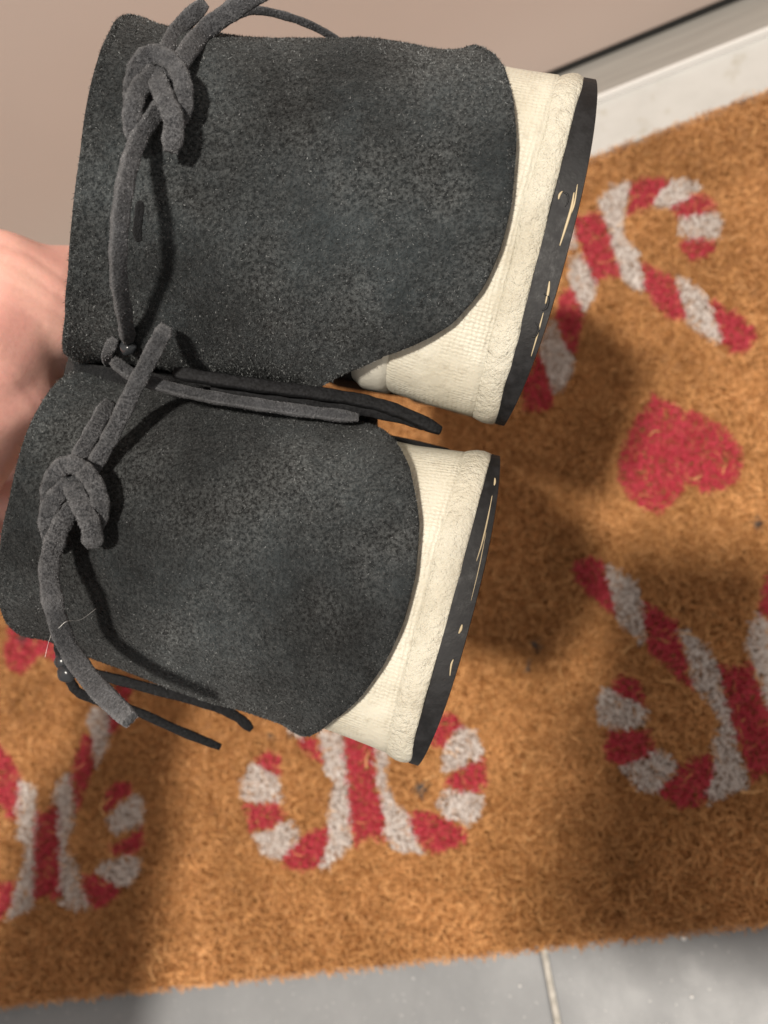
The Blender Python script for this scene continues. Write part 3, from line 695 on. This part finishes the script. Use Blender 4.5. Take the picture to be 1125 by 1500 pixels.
def lace(name, pts, parent, s=None, wid=0.0034, thk=0.0026,  mat='lace', tip=True, nap=2600, roll=0.0, seg=9):
    """pts: (px, py, lift above the suede in mm) or (px, py, None, depth in m)"""
    P = []
    for q in pts:
        if q[2] is None: P.append(at(q[0], q[1], q[3]))
        else: P.append(at(q[0], q[1], zsurf(s, q[0], q[1]) - q[2] * 0.001))
    Q = catmull(P, seg)
    k = np.array([0.25, 0.5, 0.25])
    for _ in range(2): Q[1:-1] = 0.25 * Q[:-2] + 0.5 * Q[1:-1] + 0.25 * Q[2:]
    T = nrm(np.gradient(Q, axis=0)); view = nrm(CAM - Q)
    side = nrm(np.cross(T, view)); nn = nrm(np.cross(side, T))
    if roll: side, nn = side * math.cos(roll) + nn * math.sin(roll), nn * math.cos(roll) - side * math.sin(roll)
    nc = 16; e = 2 / 4.2
    if nap: wid, thk = wid * 0.84, thk * 0.74
    ca = np.linspace(0, 2 * math.pi, nc, endpoint=False)
    cx = np.sign(np.cos(ca)) * np.abs(np.cos(ca)) ** e; cy = np.sign(np.sin(ca)) * np.abs(np.sin(ca)) ** e
    L = len(Q); wob = 1 + 0.05 * np.sin(np.arange(L) * 0.9 + len(pts)) + rng.normal(0, 0.02, L)
    rings = []
    for i in range(L):
        kk = wob[i] * (min(1.0, 0.72 + 0.14 * min(i, L - 1 - i)) if tip else 1.0)
        rings.append(Q[i] + np.outer(cx, side[i]) * wid / 2 * kk + np.outer(cy, nn[i]) * thk / 2 * kk)
    rings = [rings[0] * 0.15 + Q[0] * 0.85 - T[0] * 0.0003] + [rings[0] * 0.9 + Q[0] * 0.1 - T[0] * 0.0001] + rings + [rings[-1] * 0.9 + Q[-1] * 0.1 + T[-1] * 0.0001, rings[-1] * 0.15 + Q[-1] * 0.85 + T[-1] * 0.0003]
    V, Fc = loft(rings, cap0=True, cap1=True)
    o = mesh_obj(name, V, Fc, MAT[mat], parent)
    if nap:
        G = np.array(rings[1:-1]); G = np.concatenate([G, G[:, :1]], 1); Nn = nrm(G - G[:, :-1].mean(1, keepdims=True))
        fuzz('lace_nap', G, Nn, MAT['lace_nap'], o, int(nap * 1.3), 0.00034, 0.000045, 1.4)
    return o

# ---- upper shoe of the pair
sA = Shoe(T=[(0, (150, 26, .185)), (.25, (350, 46, .183)), (.55, (560, 58, .182)), (.78, (712, 68, .181)), (.86, (756, 84, .181)), (1, (857, 109, .180))],
          B=[(0, (86, 524, .199)), (.25, (250, 550, .197)), (.55, (400, 566, .196)), (.78, (560, 588, .195)), (.86, (620, 604, .195)), (1, (725, 624, .194))],
          vp=(791, 366), bulge=(0.029, 0.026), n=2.8)
rootA = build_shoe('moccasin', 'charcoal suede moccasin on top of the pair, beside the beige door', sA,
                   [(188, 30), (165, 55), (148, 95), (133, 150), (120, 230), (108, 320), (101, 400), (96, 460), (92, 515)],
                   [(703, 64), (724, 76), (740, 98), (752, 140), (757, 200), (749, 290), (735, 350), (705, 425), (660, 480), (610, 508), (575, 520), (535, 533), (500, 545), (472, 562)],
                   0.0054, 0.50, 0.42, 0.16, 0.05, 3)
sB = Shoe(T=[(0, (90, 536, .212)), (.25, (250, 564, .205)), (.55, (400, 590, .199)), (.78, (545, 619, .194)), (.86, (605, 640, .192)), (1, (722, 662, .190))],
          B=[(0, (0, 910, .216)), (.25, (130, 966, .209)), (.55, (290, 1022, .203)), (.78, (440, 1074, .198)), (.86, (500, 1090, .196)), (1, (598, 1121, .194))],
          vp=(660, 892), bulge=(0.029, 0.025), n=2.8)
rootB = build_shoe('moccasin', 'charcoal suede moccasin at the bottom of the pair, dangling lace over candy canes', sB,
                   [(108, 552), (70, 592), (40, 650), (18, 730), (5, 810), (1, 860), (6, 893), (24, 922)],
                   [(530, 618), (553, 627), (577, 647), (600, 686), (614, 760), (608, 840), (590, 910), (560, 980), (525, 1026), (490, 1054), (442, 1076)],
                   0.0047, 0.35, 0.45, 0.20, 0.14, 11)

# ---- laces of the upper shoe
LA = bpy.data.objects.new('lace', None); C.objects.link(LA); LA.parent = rootA; LA.location = (0, 0, 0)
lace('standing_end', [(400, -25, 12), (345, 12, 9), (300, 45, 5), (268, 85, 3.5), (240, 125, 3), (215, 165, 2.5)], rootA, sA, 0.0046, 0.0034, nap=4000)
lace('lace_strand', [(300, 5, 2), (262, 42, 1.5), (240, 82, 1.5), (225, 130, 2)], rootA, sA, 0.0040, 0.0024)
lace('knot_loop', [(192, 150, 3.0), (196, 118, 4.5), (206, 90, 6.0), (226, 80, 7), (250, 90, 7), (266, 115, 6.5), (270, 148, 5), (262, 178, 3)], rootA, sA, 0.00432, 0.00345, nap=4000)
lace('knot_loop', [(234, 95, 2.5), (222, 112, 4.5), (203, 132, 6), (194, 160, 6.2), (195, 188, 5), (205, 215, 3)], rootA, sA, 0.00444, 0.00345, nap=3600)
lace('free_end', [(222, 100, 2.5), (232, 122, 5.0), (243, 148, 6.6), (255, 178, 6.4), (250, 222, 5.0)], rootA, sA, 0.00480, 0.00368, nap=3600)
lace('hanging_end', [(240, 150, 2.5), (222, 172, 4.0), (204, 200, 5.5), (190, 240, 9), (180, 290, 13), (174, 350, 14), (174, 410, 11), (182, 460, 6.5), (188, 500, 1.5)], rootA, sA, 0.0040, 0.0026, nap=5000, roll=0.35)
lace('thin_cord', [(345, 22, None, .182), (375, 15, None, .186), (420, 24, None, .192), (462, 40, None, .198), (500, 62, None, .204)], rootA, sA, 0.0022, 0.0020, nap=900)
lace('knot_collar', [(168, 497, 1.5), (157, 520, 3), (164, 540, 3), (180, 548, 2), (200, 552, 1)], rootA, sA, 0.0030, 0.0018)
# bead where the lace passes through
def blob(name, c, r, mat, parent, seed=0, flat=0.8):
    bm = bmesh.new(); bmesh.ops.create_icosphere(bm, subdivisions=3, radius=1)
    from mathutils import noise
    for v in bm.verts:
        k = 1 + 0.18 * noise.noise(v.co * 1.6 + Vector((seed, 0, 0))); v.co = Vector((v.co.x * k, v.co.y * k, v.co.z * k * flat)) * r + Vector(c)
    me = bpy.data.meshes.new(name); bm.to_mesh(me); bm.free(); me.materials.append(mat)
    me.polygons.foreach_set('use_smooth', [True] * len(me.polygons))
    o = bpy.data.objects.new(name, me); C.objects.link(o); o.parent = parent; o.matrix_parent_inverse = world_of(parent).inverted(); return o
blob('lace_bead', at(188, 508, zsurf(sA, 188, 508) - 0.0015), 0.0021, MAT['dark_bead'], rootA, 2)
C.objects.unlink(LA); bpy.data.objects.remove(LA)
# straps lying in the gap between the two shoes
zg = 0.176
lace('gap_strap', [(165, 528, None, .172), (195, 550, None, .1735), (240, 566, None, .1745), (300, 580, None, .176), (380, 593, None, .178), (450, 603, None, .181), (524, 612, None, .184)], rootA, sA, 0.0034, 0.0022, nap=4500, roll=0.5)
lace('gap_strap', [(255, 546, None, .178), (330, 558, None, .179), (400, 568, None, .181), (462, 576, None, .183), (531, 587, None, .186), (585, 603, None, .188), (645, 631, None, .190)], rootA, sA, 0.0030, 0.0022, mat='cord', nap=0, roll=0.4)
lace('gap_strap', [(310, 568, None, .183), (400, 581, None, .184), (470, 591, None, .186), (540, 602, None, .188), (600, 615, None, .190), (622, 624, None, .191)], rootA, sA, 0.0028, 0.0020, mat='cord', nap=0, roll=-0.3)
# dark sheets added between the shoes to stop lamp light leaking through
plug_line = catmull([(110, 528, 0), (200, 545, 0), (300, 566, 0), (400, 584, 0), (470, 596, 0), (540, 604, 0)], 8)[:, :2]
G = np.array([[at(x + 14 * math.sin(k * 1.3), y + 3 * math.sin(k * 2 + i * .4), .196 + .0065 * k + 0.0006 * math.sin(i * .7)) for k in range(13)] for i, (x, y) in enumerate(plug_line)])
V, Fc, _ = thick_grid(G, 0.0050, G.mean((0, 1)) + np.array([0, 0, -1.0]))
mesh_obj('gap_light_block', V, Fc, MAT['suede_dark'], rootA)
G2 = np.array([[at(x + 10 * math.sin(k * 1.1), y - 15 + 2 * math.sin(k * 2 + i * .5), .204 + .0060 * k) for k in range(12)] for i, (x, y) in enumerate(plug_line)])
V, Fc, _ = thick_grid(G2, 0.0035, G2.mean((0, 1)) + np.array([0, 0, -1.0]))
mesh_obj('gap_light_block', V, Fc, MAT['suede_dark'], rootA)

# ---- laces of the lower shoe
lace('standing_end', [(244, 478, None, .1685), (222, 520, None, .1690), (195, 572, None, .1705), (168, 628, None, .1725), (146, 668, 5), (120, 712, 3.5), (105, 745, 3)], rootB, sB, 0.0044, 0.0032, nap=5200)
lace('lace_strand', [(160, 590, 1.0), (140, 625, 2.2), (120, 662, 2.6), (106, 700, 2.5)], rootB, sB, 0.0044, 0.0028, nap=2400)
lace('knot_loop', [(72, 740, 3), (74, 712, 4.8), (86, 688, 6.5), (106, 680, 7.5), (128, 694, 7.5), (144, 722, 6.5), (146, 752, 4.5), (136, 776, 3)], rootB, sB, 0.00480, 0.00391, nap=4400)
lace('knot_loop', [(112, 696, 2.5), (98, 712, 4.8), (80, 730, 6.4), (70, 756, 6.4), (74, 782, 4.5), (86, 805, 3)], rootB, sB, 0.00480, 0.00379, nap=4000)
lace('free_end', [(100, 694, 2.5), (109, 716, 5.2), (120, 742, 7), (134, 772, 6.6), (136, 800, 5.2)], rootB, sB, 0.00528, 0.00414, nap=4000)
lace('hanging_end', [(118, 730, 3), (100, 752, 4.5), (84, 782, 8), (72, 830, 13), (78, 885, 19), (98, 945, 26), (136, 1000, 33), (190, 1054, 40)], rootB, sB, 0.0050, 0.0036, nap=9000)
lace('thin_cord', [(84, 944, None, .205), (92, 970, None, .206), (104, 1000, None, .207), (118, 1016, None, .208), (150, 1028, None, .210), (200, 1042, None, .213), (262, 1070, None, .217), (322, 1094, None, .221)], rootB, sB, 0.0029, 0.0024, mat='cord', nap=900)
lace('thin_cord', [(98, 975, None, .208), (115, 984, None, .209), (150, 990, None, .210), (222, 1009, None, .213), (300, 1030, None, .217), (344, 1048, None, .220), (368, 1068, None, .222)], rootB, sB, 0.0033, 0.0024, mat='cord', nap=900)
blob('lace_bead', at(98, 985, .203), 0.0026, MAT['dark_bead'], rootB, 5)
blob('lace_bead', at(92, 968, .204), 0.0022, MAT['dark_bead'], rootB, 7)

# gum coloured tread edges and moulded marks on the outsole rims
def on_mesh(o, px, py, lift=0.00005):
    me = o.data
    if 'bvh' not in cache or cache.get('o') != o.name:
        cache['bvh'] = BVHTree.FromPolygons([v.co.copy() for v in me.vertices], [tuple(p.vertices) for p in me.polygons]); cache['o'] = o.name
    for dx in range(0, 30):
        d = nrm(at(px - dx, py, 1.0) - CAM); h = cache['bvh'].ray_cast(Vector(CAM), Vector(d))
        if h[0] is not None: return np.array(h[0]) - d * lift
    return None
cache = {}
def mark(name, o, parent, pix, wd, mat, lift=0.00005):
    P = [on_mesh(o, x, y, lift) for x, y in pix]; P = [p for p in P if p is not None]
    if len(P) < 2: return
    Q = catmull(P, 8); T = nrm(np.gradient(Q, axis=0)); vw = nrm(CAM - Q); sd = nrm(np.cross(T, vw)); n = len(Q)
    tp = 0.35 + 0.65 * np.sin(np.linspace(0.1, math.pi - 0.1, n))
    rings = [np.array([Q[i] + (sd[i] * math.cos(a) + vw[i] * math.sin(a) * 0.7) * wd * tp[i] for a in np.linspace(0, 2 * math.pi, 9)[:-1]]) for i in range(n)]
    return mesh_obj(name, *loft(rings, cap0=True, cap1=True), MAT[mat], parent)
oA = [c for c in rootA.children if c.name.startswith('outsole')][0]; oB = [c for c in rootB.children if c.name.startswith('outsole')][0]
mark('moulded_mark', oA, oA, [(824, 281), (831, 285), (832, 294), (828, 303)], 0.00022, 'outsole')
mark('moulded_mark', oA, oA, [(797, 430), (803, 436), (801, 450), (794, 455)], 0.00030, 'outsole')
mark('moulded_mark', oA, oA, [(784, 472), (789, 480), (785, 492), (779, 494)], 0.00028, 'outsole')
mark('tread_edge', oA, oA, [(818, 292), (820, 285), (824, 280)], 0.00024, 'tan')
mark('tread_edge', oA, oA, [(841, 282), (837, 305), (829, 332), (820, 360)], 0.00030, 'tan')
mark('tread_edge', oA, oA, [(846, 270), (841, 300), (834, 318)], 0.00017, 'tan')
mark('tread_edge', oA, oA, [(805, 412), (803, 428), (799, 445)], 0.00028, 'tan')
mark('tread_edge', oA, oA, [(796, 458), (788, 488), (778, 522)], 0.00017, 'tan')
mark('tread_edge', oB, oB, [(725, 700), (725, 706), (724, 711)], 0.00024, 'tan')
mark('tread_edge', oB, oB, [(721, 726), (714, 762), (706, 796), (698, 822)], 0.00018, 'tan')
mark('tread_edge', oB, oB, [(712, 780), (702, 830), (690, 880)], 0.00010, 'tan')
mark('tread_edge', oB, oB, [(677, 915), (675, 922), (672, 928)], 0.00030, 'tan')
mark('tread_edge', oB, oB, [(664, 966), (661, 974), (659, 990)], 0.00020, 'tan')
rA = [c for c in rootA.children if c.name.startswith('rand')][0]; rB = [c for c in rootB.children if c.name.startswith('rand')][0]
mark('stitch_line', rA, rA, [(602, 512), (594, 532), (585, 556), (574, 583)], 0.00009, 'cord')
mark('stitch_line', rB, rB, [(566, 633), (570, 645), (572, 660)], 0.00008, 'cord')
# punched slot beside the hanging lace end
zs = zsurf(sA, 203, 330)
lace('lace_slot', [(206, 296, 0.1), (203, 318, 0.2), (201, 338, 0.2), (203, 352, 0.1)], rootA, sA, 0.0018, 0.0008, mat='suede_dark', nap=0)
# stray pale fibres caught on the lower lace
for pts in ([(86, 920, 24), (98, 910, 22), (118, 908, 14), (140, 892, 6)], [(66, 962, 11), (70, 945, 12), (76, 925, 12)]):
    lace('stray_fibre', pts, rootB, sB, 0.00006, 0.00006, mat='bright_white', nap=0)

# ------------------------------------------------------------------ the hand that holds the pair
def capsule_chain(bm, pts):
    for (a, ra), (c, rc) in zip(pts[:-1], pts[1:]):
        a = np.array(a); c = np.array(c); n = max(2, int(np.linalg.norm(c - a) / (min(ra, rc) * 0.35)) + 1)
        for k in range(n + 1):
            f = k / n; r = ra + (rc - ra) * f
            bmesh.ops.create_icosphere(bm, subdivisions=2, radius=float(r), matrix=Matrix.Translation(Vector(a + (c - a) * f)))
A = lambda x, y, z, r: (at(x, y, z), r)
bm = bmesh.new()
wrist = at(-330, 640, .235); elbow = np.array([-0.36, -0.30, 0.46])
capsule_chain(bm, [(elbow, .042), ((wrist * .5 + elbow * .5), .036), (wrist, .028)])
capsule_chain(bm, [(wrist, .027), A(-190, 560, .240, .029), A(-90, 530, .243, .027), A(-30, 500, .243, .0255)])
capsule_chain(bm, [A(-90, 475, .245, .024), A(0, 446, .246, .0237), A(50, 458, .250, .0214), A(112, 432, .262, .0165), A(190, 420, .275, .0115), A(250, 410, .285, .0095)])
capsule_chain(bm, [A(-150, 520, .245, .024), A(-50, 580, .246, .0235), A(5, 560, .249, .0195)])
capsule_chain(bm, [A(-50, 580, .246, .0235), A(-125, 680, .246, .026), A(-150, 760, .250, .026)])
capsule_chain(bm, [(wrist, .027), A(-180, 680, .275, .022), A(-130, 710, .290, .020)])
for k, (yy, ln, zz) in enumerate(((600, 1.0, .300), (660, 1.1, .305), (720, 1.05, .310), (780, .85, .315))):
    capsule_chain(bm, [A(-150, 600 + 40 * k, .285, .016), A(-30, yy, zz, .0105), A(-30 + 110 * ln, yy + 10, zz + .012, .0095), A(-30 + 190 * ln, yy + 15, zz + .026, .0085), A(-30 + 240 * ln, yy + 18, zz + .042, .0075)])
def skin_mesh(bm, name, parent, voxel, smooth_it):   # one continuous skin
    me = bpy.data.meshes.new(name); bm.to_mesh(me); bm.free()
    o = bpy.data.objects.new(name, me); C.objects.link(o)
    rm = o.modifiers.new('r', 'REMESH'); rm.mode = 'VOXEL'; rm.voxel_size = voxel; rm.use_smooth_shade = True
    sm = o.modifiers.new('s', 'SMOOTH'); sm.factor = 0.6; sm.iterations = smooth_it
    dg = bpy.context.evaluated_depsgraph_get(); me2 = bpy.data.meshes.new_from_object(o.evaluated_get(dg)); me2.name = name
    o.modifiers.clear(); o.data = me2; bpy.data.meshes.remove(me)
    me2.materials.clear(); me2.materials.append(MAT['skin'])
    me2.polygons.foreach_set('use_smooth', [True] * len(me2.polygons))
    o.parent = parent; o.matrix_parent_inverse = world_of(parent).inverted()
    return o
person = thing('person', 'bare hand of a person holding both shoes at the left edge', 'person', tuple(at(-60, 560, .25)))
hand = skin_mesh(bm, 'hand', person, 0.0011, 45)
nvt = len(hand.data.vertices); co = np.empty(nvt * 3); hand.data.vertices.foreach_get('co', co); co = co.reshape(-1, 3)
nv_ = np.empty(nvt * 3); hand.data.vertices.foreach_get('normal', nv_); nv_ = nv_.reshape(-1, 3)
q = project(co); facing = np.clip(np.sum(nv_ * nrm(CAM - co), 1), 0, 1)
for line, dep, wpx in (([(-60, 345), (0, 357), (40, 370), (75, 394), (110, 420)], 0.00046, 4.0), ([(-60, 362), (0, 380), (30, 392), (60, 413), (110, 450)], 0.00029, 3.5),
                       ([(-60, 385), (0, 408), (40, 430), (75, 452), (110, 480)], 0.00021, 3.5), ([(-50, 415), (0, 440), (35, 458), (65, 476)], 0.00017, 3.0), ([(-60, 520), (0, 535), (30, 560), (60, 600)], 0.00013, 4.0)):
    L_ = catmull([(x, y, 0) for x, y in line], 12)[:, :2]
    d = np.min(np.hypot(q[:, None, 0] - L_[None, :, 0], q[:, None, 1] - L_[None, :, 1]), 1) if nvt < 400000 else np.full(nvt, 99.)
    prof = np.exp(-(d / wpx) ** 2) - 0.35 * np.exp(-((d - wpx * 3) / (wpx * 1.8)) ** 2)
    co -= nv_ * (dep * prof * facing)[:, None]
hand.data.vertices.foreach_set('co', co.ravel()); hand.data.update()
# sleeve around the forearm
Q = catmull([wrist * .62 + elbow * .38, wrist * .3 + elbow * .7, elbow, elbow + (elbow - wrist) * .45], 10)
T = nrm(np.gradient(Q, axis=0)); sd = nrm(np.cross(T, np.array([0, 0, 1.0]))); nn = np.cross(sd, T)
rings = []
for i in range(len(Q)):
    r = 0.043 + 0.014 * i / len(Q)
    rings.append(np.array([Q[i] + (sd[i] * math.cos(a) + nn[i] * math.sin(a)) * r * (1 + 0.05 * math.sin(3 * a + i * .8)) for a in np.linspace(0, 2 * math.pi, 33)[:-1]]))
rings = [rings[0] * 0.93 + Q[0] * 0.07] + rings
mesh_obj('sleeve', *loft(rings, cap1=True), MAT['sleeve'], person)

# ------------------------------------------------------------------ the telephone the picture is taken with, and the hand around it
def cs(x, y, z): return CAM + R @ np.array([x, y, z])          # phone axes: right, down, towards the shoes
phone = thing('smartphone', 'dark smartphone held above the doormat, out of the picture', 'phone', tuple(cs(-0.015, 0.06, -0.006)))
def slab(x0, x1, y0, y1, r, za, zb):
    out = []
    for cx_, cy_, a0 in ((x1 - r, y1 - r, 0), (x0 + r, y1 - r, 90), (x0 + r, y0 + r, 180), (x1 - r, y0 + r, 270)):
        for k in range(7):
            a = math.radians(a0 + 15 * k); out.append((cx_ + r * math.cos(a), cy_ + r * math.sin(a)))
    g = lambda sh, z: np.array([cs(x * (1 - sh) + sh * (x0 + x1) / 2, y * (1 - sh) + sh * (y0 + y1) / 2, z) for x, y in out])
    return loft([g(.02, za), g(0, za + (zb - za) * .2), g(0, za + (zb - za) * .8), g(.02, zb)], cap0=True, cap1=True)
mesh_obj('phone_body', *slab(-0.040, 0.032, -0.015, 0.131, 0.010, -0.0115, -0.0035), MAT['outsole'], phone, smooth=False)
mesh_obj('camera_bump', *slab(-0.014, 0.014, -0.012, 0.017, 0.007, -0.0034, -0.0015), MAT['outsole'], phone, smooth=False)
bm = bmesh.new()
X_ = lambda x, y, z, r: (cs(x, y, z), r)
capsule_chain(bm, [X_(.30, .42, -.14, .042), X_(.17, .26, -.075, .034), X_(.105, .165, -.045, .027)])
capsule_chain(bm, [X_(.105, .165, -.045, .027), X_(.075, .12, -.034, .024), X_(.055, .085, -.030, .021)])
capsule_chain(bm, [X_(.095, .150, -.040, .025), X_(.062, .105, -.028, .022), X_(.045, .115, -.026, .019)])
capsule_chain(bm, [X_(.080, .130, -.030, .020), X_(.040, .100, -.026, .012), X_(.010, .075, -.023, .0095), X_(-.008, .060, -.021, .008)])
for k in range(4):
    y0 = .058 + .022 * k
    capsule_chain(bm, [X_(.070, y0 + .015, -.026, .014), X_(.046, y0 + .004, -.010, .0098), X_(.036, y0, .006, .0088), X_(-.020, y0 - .004, .0075, .0082), X_(-.050, y0 - .006, .003, .0076), X_(-.056, y0 - .006, -.005, .0068)])
skin_mesh(bm, 'hand', person, 0.002, 6)

# tiny debris on the tile in front of the mat
for x, y, r, lb in ((-0.0214, -0.0556, 0.0012, 'largest white crumb on the grey tile, touching the mat edge at lower right'),
                    (-0.0245, -0.0800, 0.0007, 'tiny white crumb on the grey tile, low down and right of the grout line'),
                    (-0.1050, -0.0690, 0.0006, 'tiny white crumb on the grey tile just left of the grout line')):
    bm = bmesh.new(); bmesh.ops.create_icosphere(bm, subdivisions=2, radius=r)
    for v in bm.verts: v.co *= random.uniform(0.8, 1.15); v.co.z *= 0.7
    me = bpy.data.meshes.new('crumb'); bm.to_mesh(me); bm.free(); me.materials.append(MAT['bright_white'])
    o = bpy.data.objects.new('crumb', me); C.objects.link(o); o.location = (x, y, FZ + r * 0.6)
    tag(o, lb, 'crumb', 'crumbs on the tile')
